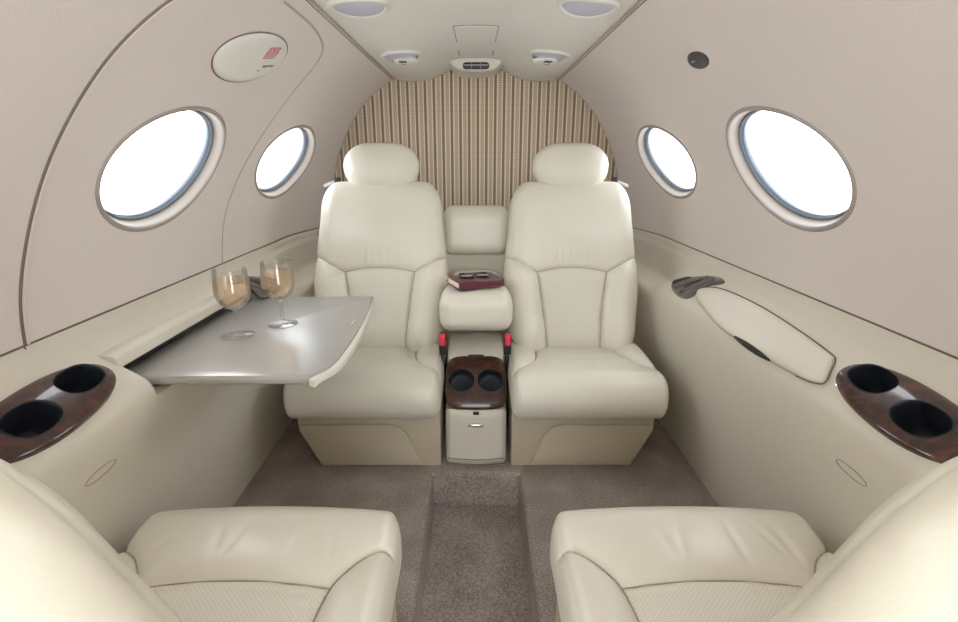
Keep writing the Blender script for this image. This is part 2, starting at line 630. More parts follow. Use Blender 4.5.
def build_lower(side):
    ys = sorted(set([round(Y0 + (Y1 - Y0) * i / 200, 4) for i in range(201)] + ([SLOT_Y[0] - .004, SLOT_Y[0], SLOT_Y[1], SLOT_Y[1] + .004] if side < 0 else [])))
    V, F = [], []
    n = len(SF)
    for y in ys:
        t = float(sstep(1.50, 1.80, y))
        P = SF * (1 - t) + SR * t
        if side < 0 and SLOT_Y[0] <= y <= SLOT_Y[1]: P = SS
        for x, z in P:
            V.append((side * cove(x, y, z), y, z))
    for i in range(len(ys) - 1):
        for j in range(n - 1):
            q = (i * n + j, (i + 1) * n + j, (i + 1) * n + j + 1, i * n + j + 1)
            c = np.mean([V[k] for k in q], axis=0)
            if plate_hole(c[1], c[0], c[2]): continue
            F.append(q if side > 0 else q[::-1])
    return V, F


for side, nm in ((-1, 'left'), (1, 'right')):
    tag(obj('wall_lower_' + nm, build_lower(side), M_PANEL, smooth=50), kind='structure')

# shadow joint along the belt line and the ceiling edge
ti = 1
for side in (-1, 1):
    ypts = [Y0 + (Y1 - .02 - Y0) * i / 60 for i in range(61)]
    tag(obj('trim_%d' % ti, tube([wall_pt(side, y, S0 + .001, .0005) for y in ypts], .0022, 6), M_SEAM), kind='structure'); ti += 1
    tag(obj('trim_%d' % ti, tube([wall_pt(side, y, S1 - .002, -.001) for y in ypts], .0035, 8), M_SOFTSEAM), kind='structure'); ti += 1
    tag(obj('trim_%d' % ti, tube([wall_pt(side, y, S1 - .010, .0005) for y in ypts], .0015, 6), M_SEAM), kind='structure'); ti += 1

lip = prism([(-.675, .5775), (-.662, .5745), (-.656, .570), (-.652, .553), (-.656, .549), (-.70, .549), (-.71, .580)], 'y', SLOT_Y[0] - .006, SLOT_Y[1] + .006, bev=.0015, seg=2)
tag(obj('trim_8', lip, M_PANEL, smooth=40), kind='structure')
tag(obj('trim_9', rbox(.02, SLOT_Y[1] - SLOT_Y[0], .014, 0, (-.678, (SLOT_Y[0] + SLOT_Y[1]) / 2, .5405)), M_DARK, smooth=False), kind='structure')  # dark strip standing in for the shade in the slot under the lip
# cabin door outline in the left wall
def surf_curve(pts, depth, n=10, side=-1):
    return [wall_pt(side, p[0], p[1], depth) for p in catmull(pts, n)]
seam1 = [(.762, .028), (.768, .104), (.787, .207), (.809, .32), (.827, .404), (.851, .512), (.877, .596), (.90, .645), (.96, .70), (1.05, .735), (1.14, .744)]
seam2 = [(1.425, .028), (1.43, .073), (1.445, .166), (1.486, .266), (1.53, .357), (1.57, .46), (1.583, .545), (1.575, .638), (1.545, .69), (1.476, .722), (1.336, .742), (1.14, .744)]
door = obj('door_1', tube(surf_curve(seam1, .0), .0028, 8), M_SEAM)
tag(door, kind='structure')
obj('door_edge', tube([wall_pt(-1, p[0] + .006, p[1], .001) for p in catmull(seam1, 10)], .004, 8), M_WALL, door)
obj('door_edge', tube(surf_curve(seam2, .0022), .0040, 8), M_SOFTSEAM, door)
obj('door_edge', tube([wall_pt(-1, .760, S0 + .001 , .0005), (-.733, .764, .60), (-.722, .768, .598)], .002, 6), M_SEAM, door)

# ceiling
CSEC = [(.353, 1.2485), (.34, 1.241), (.30, 1.236), (.25, 1.236), (.20, 1.243), (.15, 1.260), (.10, 1.283), (.06, 1.291), (0, 1.293)]
cs = catmull([(-a, b) for a, b in CSEC] + [(a, b) for a, b in CSEC[::-1][1:]], 6)


def ceil_z(x):
    p = np.array(cs)
    return float(np.interp(x, p[:, 0], p[:, 1]))


tag(obj('ceiling', loft([[(p[0], Y0 + (Y1 - Y0) * i / 30, p[1]) for p in cs] for i in range(31)], cap=False, closed=False), M_CEIL), kind='structure')

# floor: raised sides, sunken aisle, rear step
AX, AD, RS = .131, .115, 1.316
fp = [(-.70, 0), (-AX - .012, 0), (-AX - .004, -.003), (-AX, -.012), (-AX, -AD + .008), (-AX + .008, -AD), (AX - .008, -AD), (AX, -AD + .008), (AX, -.012), (AX + .004, -.003), (AX + .012, 0), (.70, 0)]
fl = loft([[(x, y, z) for x, z in fp] for y in np.linspace(Y0, RS, 24)], cap=False, closed=False)
side_l = loft([[(-.70, y, 0), (-AX - .0005, y, 0)] for y in (RS, Y1)], cap=False, closed=False)
side_r = loft([[(AX + .0005, y, 0), (.70, y, 0)] for y in (RS, Y1)], cap=False, closed=False)
rp = [(RS - .001, -AD), (RS - .001, -.014), (RS + .002, -.005), (RS + .011, .0006), (Y1, .0006)]
rear = loft([[(x, y, z) for y, z in rp] for x in (-AX - .014, AX + .014)], cap=False, closed=False)
tag(obj('floor', join(fl, side_l, side_r, rear), M_CARPET, smooth=60), kind='structure')

# rear bulkhead
arch = [(-.70, 0)] + [(-.70, .3)]
arch = []
for s in np.linspace(S0, S1, 30): arch.append(wall_pt(-1, Y1, s)[::2])
arch += [(p[0], p[1]) for p in cs if abs(p[0]) < .35]
for s in np.linspace(S1, S0, 30): arch.append(wall_pt(1, Y1, s)[::2])
low = [(.70, .6), (.70, 0), (-.70, 0), (-.70, .6)]
tag(obj('wall_back', prism([(float(a), float(b)) for a, b in arch] + low, 'y', Y1, Y1 + .02), M_STRIPE, smooth=False), kind='structure')
edge = [(a * .998, Y1 - .003, b - .001) for a, b in arch]
tag(obj('trim_7', tube(edge, .0025, 6), M_SOFTSEAM), kind='structure')


# ---------------------------------------------------------------- ceiling fittings
def ceiling_frame(cx, cy):
    """local (a,b,h): a along x, b along y, h downward, following the ceiling"""
    def f(a, b, h):
        return (a, b, ceil_z(a) - h)
    return f


def ceiling_lamp(cx, cy, label):
    t = thing('ceiling_lamp', label, 'lamp', (cx, cy, ceil_z(cx)), group='round ceiling lamps')
    f = lambda a, b, h: (a - cx, b - cy, ceil_z(a) - h - ceil_z(cx))
    n = 48
    rgs = []
    for d, h in ((.012, -.002), (.011, .003), (.006, .005), (0, .005), (-.003, .001), (-.004, -.002)):
        rgs.append([f(cx + (.058 + d) * math.cos(2 * math.pi * k / n), cy + (.062 + d) * math.sin(2 * math.pi * k / n), h) for k in range(n)])
    obj('rim', loft(rgs, cap=False), M_WHITE, t)
    obj('lens', dome(ellipse(cx, cy, .056, .060, 48), f, .006, .004, power=2.0), M_LENS, t)
    return t


ceiling_lamp(-.258, 1.25, 'round frosted ceiling lamp above the left wall window, no nozzle on it')
ceiling_lamp(.246, 1.25, 'round frosted ceiling lamp above the right wall window, no nozzle on it')


def reading_light(cx, cy, sgn, label):
    t = thing('reading_light', label, 'reading light', (cx, cy, ceil_z(cx)), group='swivelling reading lights')
    f = lambda a, b, h: (a - cx, b - cy, ceil_z(a) - h - ceil_z(cx))
    n = 48
    rgs = []
    for d, h in ((.010, -.002), (.009, .004), (.005, .007), (0, .007), (-.003, .002), (-.004, -.003)):
        rgs.append([f(cx + (.056 + d) * math.cos(2 * math.pi * k / n), cy + (.085 + d) * math.sin(2 * math.pi * k / n), h) for k in range(n)])
    obj('rim', loft(rgs, cap=False), M_WHITE, t)
    obj('lens', dome(ellipse(cx, cy, .054, .082, 48), f, .004, .004, power=2.0), M_LENS, t)
    # swivelling nozzle
    z0 = 0
    nz = obj('nozzle', xf(soft_box((.040, .034, .012), (.03, .03, .011), (20, 20, 10)), lambda x, y, z: (x + sgn * .010, y + .036, z - .006)), M_WHITE, t)
    obj('slot', rbox(.026, .004, .004, .001, (sgn * .004, .006, -.015)), M_DARK, nz)
    obj('lever', rbox(.016, .012, .005, .002, (sgn * .006, .010, -.020)), M_CHROME, nz)
    return t


reading_light(-.244, 1.80, 1, 'small reading light with swivel nozzle above the left rear seat')
reading_light(.240, 1.80, -1, 'small reading light with swivel nozzle above the right rear seat')

# access hatch and vent
t = thing('ceiling_hatch', 'rectangular access hatch with thin dark outline in the ceiling centre', 'hatch', (0, 1.75, 1.29))
ln = [(-.066, 1.645), (.066, 1.645), (.064, 1.86), (-.064, 1.86)]
obj('hatch_panel', [[(x * .985, (y - 1.7525) * .985 + .0025, ceil_z(x) - 1.29 - .0015 + dz) for dz in (0, .003) for x, y in ln],
                    [(0, 1, 2, 3), (7, 6, 5, 4), (0, 4, 5, 1), (1, 5, 6, 2), (2, 6, 7, 3), (3, 7, 4, 0)]], M_CEIL, t, smooth=False)
for a, b in ((0, 1), (1, 2), (3, 0)):
    obj('hatch_seam', tube([(ln[a][0] * (1 - u) + ln[b][0] * u, ln[a][1] * (1 - u) + ln[b][1] * u - 1.75, ceil_z(ln[a][0] * (1 - u) + ln[b][0] * u) - 1.29) for u in np.linspace(0, 1, 9)], .0014, 6), M_SEAM, t)

t = thing('air_vent', 'beige air vent with black slots at the ceiling end', 'vent', (0, 2.20, 1.27))
vp = [(-.115, .028), (-.10, .004), (-.085, -.010), (-.06, -.020), (0, -.024), (.06, -.020), (.085, -.010), (.10, .004), (.115, .028)]
vsec = catmull(vp, 5)
obj('housing', loft([[(p[0] * k, y, .028 + (p[1] - .028) * h) for p in vsec] for y, k, h in ((-.045, .93, .80), (-.042, .97, .92), (-.034, .995, .985), (-.02, 1, 1), (.125, 1, 1))]), M_PANEL, t, smooth=50)
for k, s in ((-1, 0), (1, 0)):
    obj('edge_line', tube([(k * .063, y, ceil_z(.063) - 1.27 - .0005) for y in (-.20, -.12)], .0014, 6), M_SEAM, t)
mouth = obj('mouth', xf(soft_box((.052, .006, .0125), (.015, .004, .010), (24, 4, 12)), lambda x, y, z: (x, y - .045, z - .004)), M_DARK, t)
obj('louvre', rbox(.098, .006, .0045, .001, (0, -.050, -.002)), M_STRAP, mouth)
for sx in (-1, 1): obj('divider', rbox(.0016, .005, .022, .0005, (sx * .017, -.0505, -.004)), M_STRAP, mouth)


# ---------------------------------------------------------------- wall fittings
def wall_frame(side, y0, s0):
    def f(a, b, h):
        return wall_pt(side, y0 + a, s0 + b, -h)
    return f


t = thing('escape_cover', 'white oval cover with a red sticker on the left wall lining', 'cover', wall_pt(-1, 1.225, .60))
o0 = Vector(wall_pt(-1, 1.225, .60))
f = lambda a, b, h: tuple(Vector(wall_pt(-1, a, b, -h)) - o0)
oc = [(a, b + .13 * (a - 1.238)) for a, b in ellipse(1.238, .602, .136, .070, 60)]
obj('cover', dome(oc, f, .010, .0, power=6), M_WHITE, t)
obj('shadow_gap', tube([f(1.238 + (a - 1.238) * 1.012, .602 + (b - .602) * 1.012, .0) for a, b in oc], .002, 6, closed=True), M_SEAM, t)
# red sticker : bordered label with two pictogram squares and text lines; black smudged lettering below
M_STK = new_mat('red_sticker_print', srgb(205, 60, 66), 0.5)
M_INK = new_mat('black_ink', srgb(50, 48, 50), 0.5)
def quad(a0, a1, b0, b1, h=.0106, rot=0.0, c=(0, 0)):
    P = []
    for a, b in ((a0, b0), (a1, b0), (a1, b1), (a0, b1)):
        P.append(f(c[0] + a * math.cos(rot) - b * math.sin(rot), c[1] + a * math.sin(rot) + b * math.cos(rot), h))
    return P, [(0, 1, 2, 3)]
RC = dict(rot=0.30, c=(1.276, .636))
bars = [quad(-.023, .023, .0145, .017, **RC), quad(-.023, .023, -.017, -.0145, **RC), quad(-.023, -.0205, -.017, .017, **RC), quad(.0205, .023, -.017, .017, **RC),
        quad(-.023, .023, .000, .0022, **RC), quad(-.016, -.010, .005, .012, **RC), quad(-.003, .004, .005, .012, **RC), quad(.010, .016, .005, .012, **RC)]
for k in range(3): bars.append(quad(-.017, .017, -.004 - k * .0036, -.0024 - k * .0036, **RC))
obj('sticker', join(*bars), M_STK, t, smooth=False)
ink = []
random.seed(4)
for k in range(9):
    a = -.026 + k * .0052
    ink.append(quad(a, a + .0032, -.004 + random.random() * .002, .004 - random.random() * .002, rot=0.30, c=(1.312, .603)))
ink.append(quad(-.003, .003, -.002, .002, rot=0, c=(1.282, .582)))
obj('lettering', join(*ink), M_INK, t, smooth=False)

t = thing('call_disc', 'small charcoal oval disc with white mark on the right wall lining', 'disc', wall_pt(1, 1.255, .597))
o1 = Vector(wall_pt(1, 1.255, .597))
f1 = lambda a, b, h: tuple(Vector(wall_pt(1, a, b, -h)) - o1)
obj('disc', dome(ellipse(1.255, .597, .046, .0235, 40), f1, .005, .0, power=6), M_BLACKDISC, t)
wm = [[f1(1.262 + a, .601 + b, .0066) for a, b in ((-.004 + k * .008, -.0018), (.001 + k * .008, -.0018), (.001 + k * .008, .0018), (-.004 + k * .008, .0018))] for k in range(2)]
obj('mark', join((wm[0], [(0, 1, 2, 3)]), (wm[1], [(0, 1, 2, 3)])), M_WHITE, t, smooth=False)


# ---------------------------------------------------------------- shoulder fittings (on the sloping ledge)
def ledge(side, o=(0, 0, 0)):
    def f(y, w, h):
        return (side * (.60 + w * .857 - h * .5145) - o[0], y - o[1], .53 + w * .5145 + h * .857 - o[2])
    return f


def cup_holder_plate(side, label):
    o = (side * .645, .655, .557)
    t = thing('cup_holder_panel', label, 'cup holder', o, group='burl wood armrest cup holders')
    f = ledge(side, o)
    out = []
    for a, b in ellipse(.684, .055, .137, .051, 72, 2.2):
        k = (a - .684) / .137
        out.append((a, b + .010 * k))
    p = obj('wood_surround', dome(out, f, .010, .012, rings=14, power=3.0), M_WOOD, t)
    W = [(.757, .068, .043, .028), (.642, .049, .042, .029)]
    cut = []
    for yc, wc, ra, rb in W:
        e = ellipse(yc, wc, ra, rb, 48, 2.4, rot=.10)
        cut.append(obj('cutter', loft([[f(a, b, h) for a, b in e] for h in (-.05, .05)]), None))
        for c_ in cut: c_.parent = t
    for c_ in cut:
        bm = bmesh.new(); bm.from_mesh(c_.data); bmesh.ops.recalc_face_normals(bm, faces=bm.faces[:]); bm.to_mesh(c_.data); bm.free()
    bm = bmesh.new(); bm.from_mesh(p.data); bmesh.ops.recalc_face_normals(bm, faces=bm.faces[:]); bm.to_mesh(p.data); bm.free()
    bool_cut(p, cut)
    for yc, wc, ra, rb in W:
        rgs = []
        for d, h in ((.0025, .0085), (.001, .0105), (-.001, .009), (-.0015, .006), (-.002, -.02), (-.004, -.045), (-.012, -.053), (-.03, -.054)):
            rgs.append([f(a, b, h - .0035 * ((b - .053) / .05) ** 2) for a, b in ellipse(yc, wc, ra + d, rb + d, 48, 2.4, rot=.10)])
        V, F = loft(rgs, cap=False)
        F.append(tuple(range(len(V) - 48, len(V))))
        obj('cup_well', (V, F), M_WELL, t)
    return t


cup_holder_plate(-1, 'glossy dark burl wood twin cup holder on the left ledge beside the table')
cup_holder_plate(1, 'glossy dark burl wood twin cup holder on the right ledge before the armrest lid')

# right armrest lid (closed table compartment)
o = (.64, 1.1, .555)
t = thing('armrest_lid', 'long padded beige lid closing the right ledge compartment', 'lid', o)
f = ledge(1, o)
lid = catmull([(1.400, .050), (1.372, .075), (1.30, .090), (1.15, .094), (1.0, .086), (.875, .074), (.852, .066), (.832, .045), (.812, .020), (.822, .010), (.86, .002), (1.0, -.006), (1.16, -.006), (1.28, .010), (1.36, .026)], 8, closed=True)
obj('lid', dome(lid, f, .011, .004, rings=12, power=5), M_PANEL, t)
obj('lid_gap', tube([f(p[0], p[1], .0008) for p in catmull([(1.404, .050), (1.375, .078), (1.30, .093), (1.15, .097), (1.0, .089), (.875, .077), (.849, .068), (.828, .046), (.808, .020), (.822, .007), (.86, -.001)], 8)], .0013, 6), M_SEAM, t)
obj('finger_notch', xf(soft_box((.080, .0075, .008), (.078, .007, .007), (20, 10, 6)), lambda x, y, z: f(x + 1.02, y * (1 - (x / .09) ** 2 * .5) - .004, z - .001)), M_DARK, t)


# dark veneer belt outlets near the rear of each ledge
def belt_outlet(side, label):
    o = (side * .64, 1.40, .55)
    t = thing('belt_outlet', label, 'outlet', o, group='dark veneer outlets on the ledges')
    f = ledge(side, o)
    out = catmull([(1.545, .036), (1.535, .022), (1.504, .008), (1.45, .001), (1.400, .006), (1.384, .022), (1.392, .040), (1.402, .060), (1.390, .084), (1.366, .108), (1.378, .118), (1.42, .115), (1.47, .092), (1.517, .062)], 6, closed=True)
    obj('veneer_plate', dome(out, f, .012, .008, rings=10, power=3), M_GREYWOOD, t)
    for yc, wc, ra, rb, rot in ((1.500, .045, .034, .010, 2.3), (1.436, .055, .034, .010, 1.9)):
        sl = obj('slot_lining', dome(ellipse(yc, wc, ra, rb, 32, 2.4, rot=rot), f, .0145, -.006, rings=5, power=8), M_DARK, t)
    for q in ([(1.478, .008), (1.462, .035), (1.444, .070), (1.42, .095)], [(1.432, .008), (1.415, .035), (1.408, .065), (1.39, .100)]):
        obj('slot_hood', tube([f(a, b, .0115) for a, b in catmull(q, 6)], .0055, 10), M_GREYWOOD, t)
    return t


belt_outlet(1, 'small dark veneer belt outlet on the right ledge behind the padded lid')
belt_outlet(-1, 'small dark veneer belt outlet on the left ledge behind the wine glasses')

# faint oval seams on both lower panels
for side, nm in ((-1, 'left'), (1, 'right')):
    def pp(y, z):
        P = SF; i = np.argsort(P[:, 1]); return (side * (np.interp(z, P[i, 1], P[i, 0]) - .0008), y, z)
    pts = [pp(.690 + .034 * math.cos(a), .439 + .008 * math.sin(a)) for a in np.linspace(0, 2 * math.pi, 49)[:-1]]
    tag(obj('panel_plug', tube(pts, .0008, 6, closed=True), M_SOFTSEAM), 'faint oval plug outline on the %s lower side panel' % nm, 'plug', 'oval plugs on the lower panels')

# ---------------------------------------------------------------- fold out table
t = thing('fold_out_table', 'silver grey fold-out table swung from the left ledge', 'table', (-.46, 1.13, .53))
off = Vector((-.46, 1.13, .53))
right_edge = catmull([(-.303, .858), (-.281, .91), (-.276, 1.0), (-.277, 1.12), (-.285, 1.26), (-.298, 1.37), (-.308, 1.43)], 6)
poly = [(-.664, .858)] + [tuple(p) for p in right_edge] + [(-.680, 1.42), (-.682, .892)]
poly = [(float(a) - off.x, float(b) - off.y) for a, b in poly]
obj('tabletop', prism(poly, 'z', -.019, 0, bev=.007, seg=4), M_TABLE, t, smooth=30)
strip = [(p[0], p[1]) for p in right_edge]
outer = [(p[0] + .004 + .008 * math.sin(math.pi * min(1, .25 + i / len(strip))), p[1]) for i, p in enumerate(strip)]
sp_ = [(float(a) - off.x - .001, float(b) - off.y) for a, b in strip] + [(float(a) - off.x, float(b) - off.y) for a, b in outer[::-1]]
sp_[-1] = (sp_[-1][0] - .002, sp_[-1][1] - .022)
sp_[0] = (sp_[0][0] - .006, sp_[0][1] - .014)
obj('edge_cover', prism(sp_, 'z', -.014, .0005, bev=.003, seg=2), M_PANEL, t, smooth=30)
obj('latch', rbox(.004, .034, .0025, .001, (-.304 + .46, 1.175 - 1.13, .0010)), M_WHITE, t)
obj('hinge_arm', rbox(.10, .42, .018, .004, (-.63 + .46, 0, -.030)), M_DARK, t)


# ---------------------------------------------------------------- seats
def groove(dist, depth=.0045, w=.0035): return depth * np.exp(-(dist / w) ** 2)


def pillow(dist, h=.007, w=.022): return h * (1 - np.exp(-dist / w))


def split_faces(P, F, region):
    """region: int per face -> dict of (verts, faces)"""
    out = {}
    F = [list(f) for f in F]
    for r in set(region):
        mp, V, G = {}, [], []
        for f_, q in zip(F, region):
            if q != r: continue
            g = []
            for i in f_:
                if i not in mp: mp[i] = len(V); V.append(tuple(P[i]))
                g.append(mp[i])
            G.append(tuple(g))
        out[r] = (V, G)
    return out


def set_custom_normals(o, P_all, nrm): pass


def face_normals(P, F):
    F = np.array(F)
    n = np.cross(P[F[:, 2]] - P[F[:, 0]], P[F[:, 3]] - P[F[:, 1]])
    ln = np.linalg.norm(n, axis=1)[:, None]
    n = n / np.maximum(ln, 1e-12)
    vn = np.zeros_like(P)
    for k in range(4): np.add.at(vn, F[:, k], n)
    vn /= np.maximum(np.linalg.norm(vn, axis=1)[:, None], 1e-12)
    return vn


def region_objects(P, F, region, names, mats, parent):
    VN = face_normals(P, F)
    for r, nm in names.items():
        idx, V, G = {}, [], []
        for f_, q in zip(F, region):
            if q != r: continue
            g = []
            for i in f_:
                if i not in idx: idx[i] = len(V); V.append(tuple(P[i]))
                g.append(idx[i])
            G.append(tuple(g))
        o = obj(nm, (V, G), mats[r], parent)
        nn = np.zeros((len(V), 3))
        for i, j in idx.items(): nn[j] = VN[i]
        o.data.normals_split_custom_set_from_vertices([tuple(v) for v in nn])


# cushion geometry is shared by all four seats; local frame: x across, +y towards the backrest, front edge at y=0
CW = .226
def cushion_data():
    P, F = soft_box((CW, .245, .062), (.026, .060, .058), (120, 110, 26), (0, .245, .254))
    F = [tuple(f) for f in F]
    x, d, z = P[:, 0].copy(), P[:, 1].copy(), P[:, 2].copy()
    z += .018
    top = sstep(.272, .315, z)
    bol = catmull([(.226, .102), (.205, .113), (.178, .134), (.155, .164), (.143, .188), (.134, .235), (.130, .30), (.128, .50)], 6)
    bolm = [(-p[0], p[1]) for p in bol]
    ins = catmull([(-.143, .188), (-.07, .181), (0, .178), (.07, .181), (.143, .188)], 6)
    db = np.minimum(polydist(x, d, bol), polydist(x, d, bolm))
    di = polydist(x, d, ins)
    ds = np.minimum(db, di)
    # piping seam around the top edge and the side panels
    edge_d = np.abs(np.abs(x) - (CW - .010))
    front_seam = np.where(z > .27, edge_d, 9)
    bx = np.interp(d, [p[1] for p in bol], [p[0] for p in bol], left=.3)
    inside_ins = (np.abs(x) < bx) & (d > np.interp(np.abs(x), [0, .07, .143, .2], [.178, .181, .188, .19]))
    dz = np.zeros_like(z)
    dz += top * (pillow(np.minimum(ds, .2), .012, .020) - groove(ds, .006, .0042))
    dz += top * (.012 * (1 - (x / CW) ** 2))                       # crown
    dz -= top * inside_ins * .008 * sstep(0, .015, ds)
    dz -= .030 * sstep(.10, .50, d) * top                           # sinks towards the back
    dz += top * np.where((np.abs(x) > bx), .012, 0) * sstep(.0, .05, np.abs(x) - bx) * sstep(.12, .3, d)
    P[:, 2] += dz
    # side seam groove
    sg = groove(edge_d, .0022, .0022) * (z > .245)
    P[:, 2] -= sg * top
    P[:, 1] += sg * (1 - top) * (d < .1)
    # front roll bulge
    P[:, 1] -= .008 * np.exp(-((z - .285) / .03) ** 2) * (d < .12) * (1 - (x / CW) ** 4)
    # soft creases in the leather of the roll
    rng = np.random.RandomState(3)
    for k in range(7):
        cx = rng.uniform(-.15, .17); a = rng.uniform(-.5, .5)
        u = (x - cx) - a * (d - .10)
        P[:, 2] -= top * .0018 * np.exp(-(u / .007) ** 2) * np.exp(-((d - .12) / .035) ** 2) * (d < .165)
    f0 = np.array([[x[list(f)].mean(), d[list(f)].mean(), z[list(f)].mean()] for f in F])
    fx_, fd, fz = f0.T
    fbx = np.interp(fd, [p[1] for p in bol], [p[0] for p in bol], left=.3)
    ftop = fz > .295
    reg = np.zeros(len(F), int)
    ins_f = ftop & (np.abs(fx_) < fbx) & (fd > np.interp(np.abs(fx_), [0, .07, .143, .2], [.178, .181, .188, .19]))
    reg[ins_f] = 1
    reg[ftop & (fx_ > fbx)] = 2
    reg[ftop & (fx_ < -fbx)] = 3
    return P, F, reg.tolist()


BL = .60       # length of the backrest
def back_data(REC, base):
    P, F = soft_box((.215, .060, BL / 2), (.060, .050, .095), (140, 22, 160), (0, 0, BL / 2))
    x, y, tt = P[:, 0].copy(), P[:, 1].copy(), P[:, 2].copy()
    w = np.interp(tt, [0, .08, .18, .25, .33, .45, .55, .60], [.208, .216, .229, .232, .226, .214, .207, .203])
    X = x / .215 * w
    # local reference width for the seams
    front = sstep(.0, -.03, y)
    seam_side = catmull([(.236, .338), (.205, .330), (.165, .308), (.118, .282)], 6)
    seam_top = catmull([(-.118, .282), (-.06, .294), (0, .298), (.06, .294), (.118, .282)], 6)
    seam_ins = catmull([(.118, .282), (.112, .24), (.101, .15), (.094, .08), (.090, 0)], 6)
    ds = np.minimum(np.minimum(polydist(np.abs(X), tt, seam_side), polydist(X, tt, seam_top)), polydist(np.abs(X), tt, seam_ins))
    pipe = np.abs(np.abs(X) - (w - .013))
    pipe = np.where(tt > BL - .09, 9, pipe)
    # piping over the rounded top: superellipse distance
    q = np.hypot(np.maximum(np.abs(X) - (w - .095), 0), np.maximum(tt - (BL - .095), 0))
    pipe = np.where(tt > BL - .095, np.abs(q - .082), pipe)
    dy = np.zeros_like(y)
    dy += front * (-pillow(np.minimum(ds, .3), .013, .022) + groove(ds, .007, .0042))
    dy += front * groove(pipe, .0018, .0022) * 1.0
    dy -= front * .014 * (1 - (X / w) ** 2) * sstep(.30, .42, tt)      # shoulder panel bulge
    bolr = np.interp(tt, [p[1] for p in seam_ins[::-1]], [p[0] for p in seam_ins[::-1]])
    isb = (np.abs(X) > bolr) & (tt < .325)
    dy -= front * np.where(isb, .016 * np.sin(np.clip((np.abs(X) - bolr) / (w - bolr), 0, 1) * math.pi), 0) * sstep(.34, .26, tt)
    dy += front * .010 * (1 - (X / .2) ** 2) * sstep(.30, .2, tt) * (np.abs(X) < bolr)
    dy -= .030 * sstep(.16, .0, tt) * front                             # lumbar end curls onto the cushion
    rng = np.random.RandomState(7)
    for k in range(6):
        cx = rng.uniform(-.06, .06); u = X - cx - rng.uniform(-.2, .2) * (tt - .33)
        dy += front * .0018 * np.exp(-(u / .005) ** 2) * np.exp(-((tt - .335) / .025) ** 2) * (tt > .302)
    y2 = y + dy
    c, s = math.cos(REC), math.sin(REC)
    out = np.c_[X, y2 * c + tt * s, -y2 * s + tt * c]
    out += np.array([0, base, .265])
    f0 = np.array([[X[list(f)].mean(), tt[list(f)].mean(), y[list(f)].mean()] for f in F])
    fx_, ft, fy = f0.T
    reg = np.zeros(len(F), int)
    br = np.interp(ft, [p[1] for p in seam_ins[::-1]], [p[0] for p in seam_ins[::-1]])
    st = np.interp(np.abs(fx_), [0, .06, .118], [.298, .294, .282])
    ss = np.interp(np.abs(fx_), [.118, .165, .205, .236], [.282, .308, .330, .338])
    fr = fy < -.030
    reg[fr & (np.abs(fx_) < br) & (ft < st)] = 1
    reg[fr & (fx_ > br) & (ft < ss)] = 2
    reg[fr & (fx_ < -br) & (ft < ss)] = 3
    return out, F, reg.tolist()


def head_data(REC, base):
    P, F = soft_box((.130, .052, .086), (.098, .048, .084), (60, 24, 44), (0, 0, 0))
    x, y, z = P.T
    front = sstep(.0, -.03, y)
    dy = front * groove(np.abs(np.abs(x) - .108 - .0 * z), .0016, .0022)
    P[:, 1] += dy - front * .010 * (1 - (x / .132) ** 2)
    P[:, 0] *= 1 + .06 * (z / .08)
    c, s = math.cos(math.radians(10)), math.sin(math.radians(10))
    out = np.c_[P[:, 0], P[:, 1] * c + P[:, 2] * s, -P[:, 1] * s + P[:, 2] * c]
    return out + np.array([0, base + .60 * math.sin(REC) - .020, .265 + .60 * math.cos(REC) + .052]), F


CUSH = cushion_data()
M_STITCH = new_mat('sunken_seam_leather', srgb(168, 156, 136), 0.6)
SEAM_SIDE = catmull([(.224, .3345), (.205, .330), (.165, .308), (.118, .282)], 8)
SEAM_TOP = catmull([(-.118, .282), (-.06, .294), (0, .298), (.06, .294), (.118, .282)], 8)
SEAM_INS = catmull([(.118, .282), (.112, .24), (.101, .15), (.094, .08), (.0925, .05)], 8)
CS_BOL = catmull([(.216, .107), (.205, .113), (.178, .134), (.155, .164), (.143, .188), (.134, .235), (.130, .30), (.128, .44)], 8)
CS_INS = catmull([(-.143, .188), (-.07, .181), (0, .178), (.07, .181), (.143, .188)], 8)


def drape(line, a, b, h):
    """height of the leather along a seam"""
    out = []
    for p in line:
        d = np.hypot(a - p[0], b - p[1])
        k = np.argsort(d)[:6]
        w = 1 / (d[k] + 1e-4) ** 2
        out.append(float((h[k] * w).sum() / w.sum()))
    out = np.array(out)
    pad = np.r_[[out[0]] * 4, out, [out[-1]] * 4]
    return np.convolve(pad, np.ones(9) / 9, 'valid')


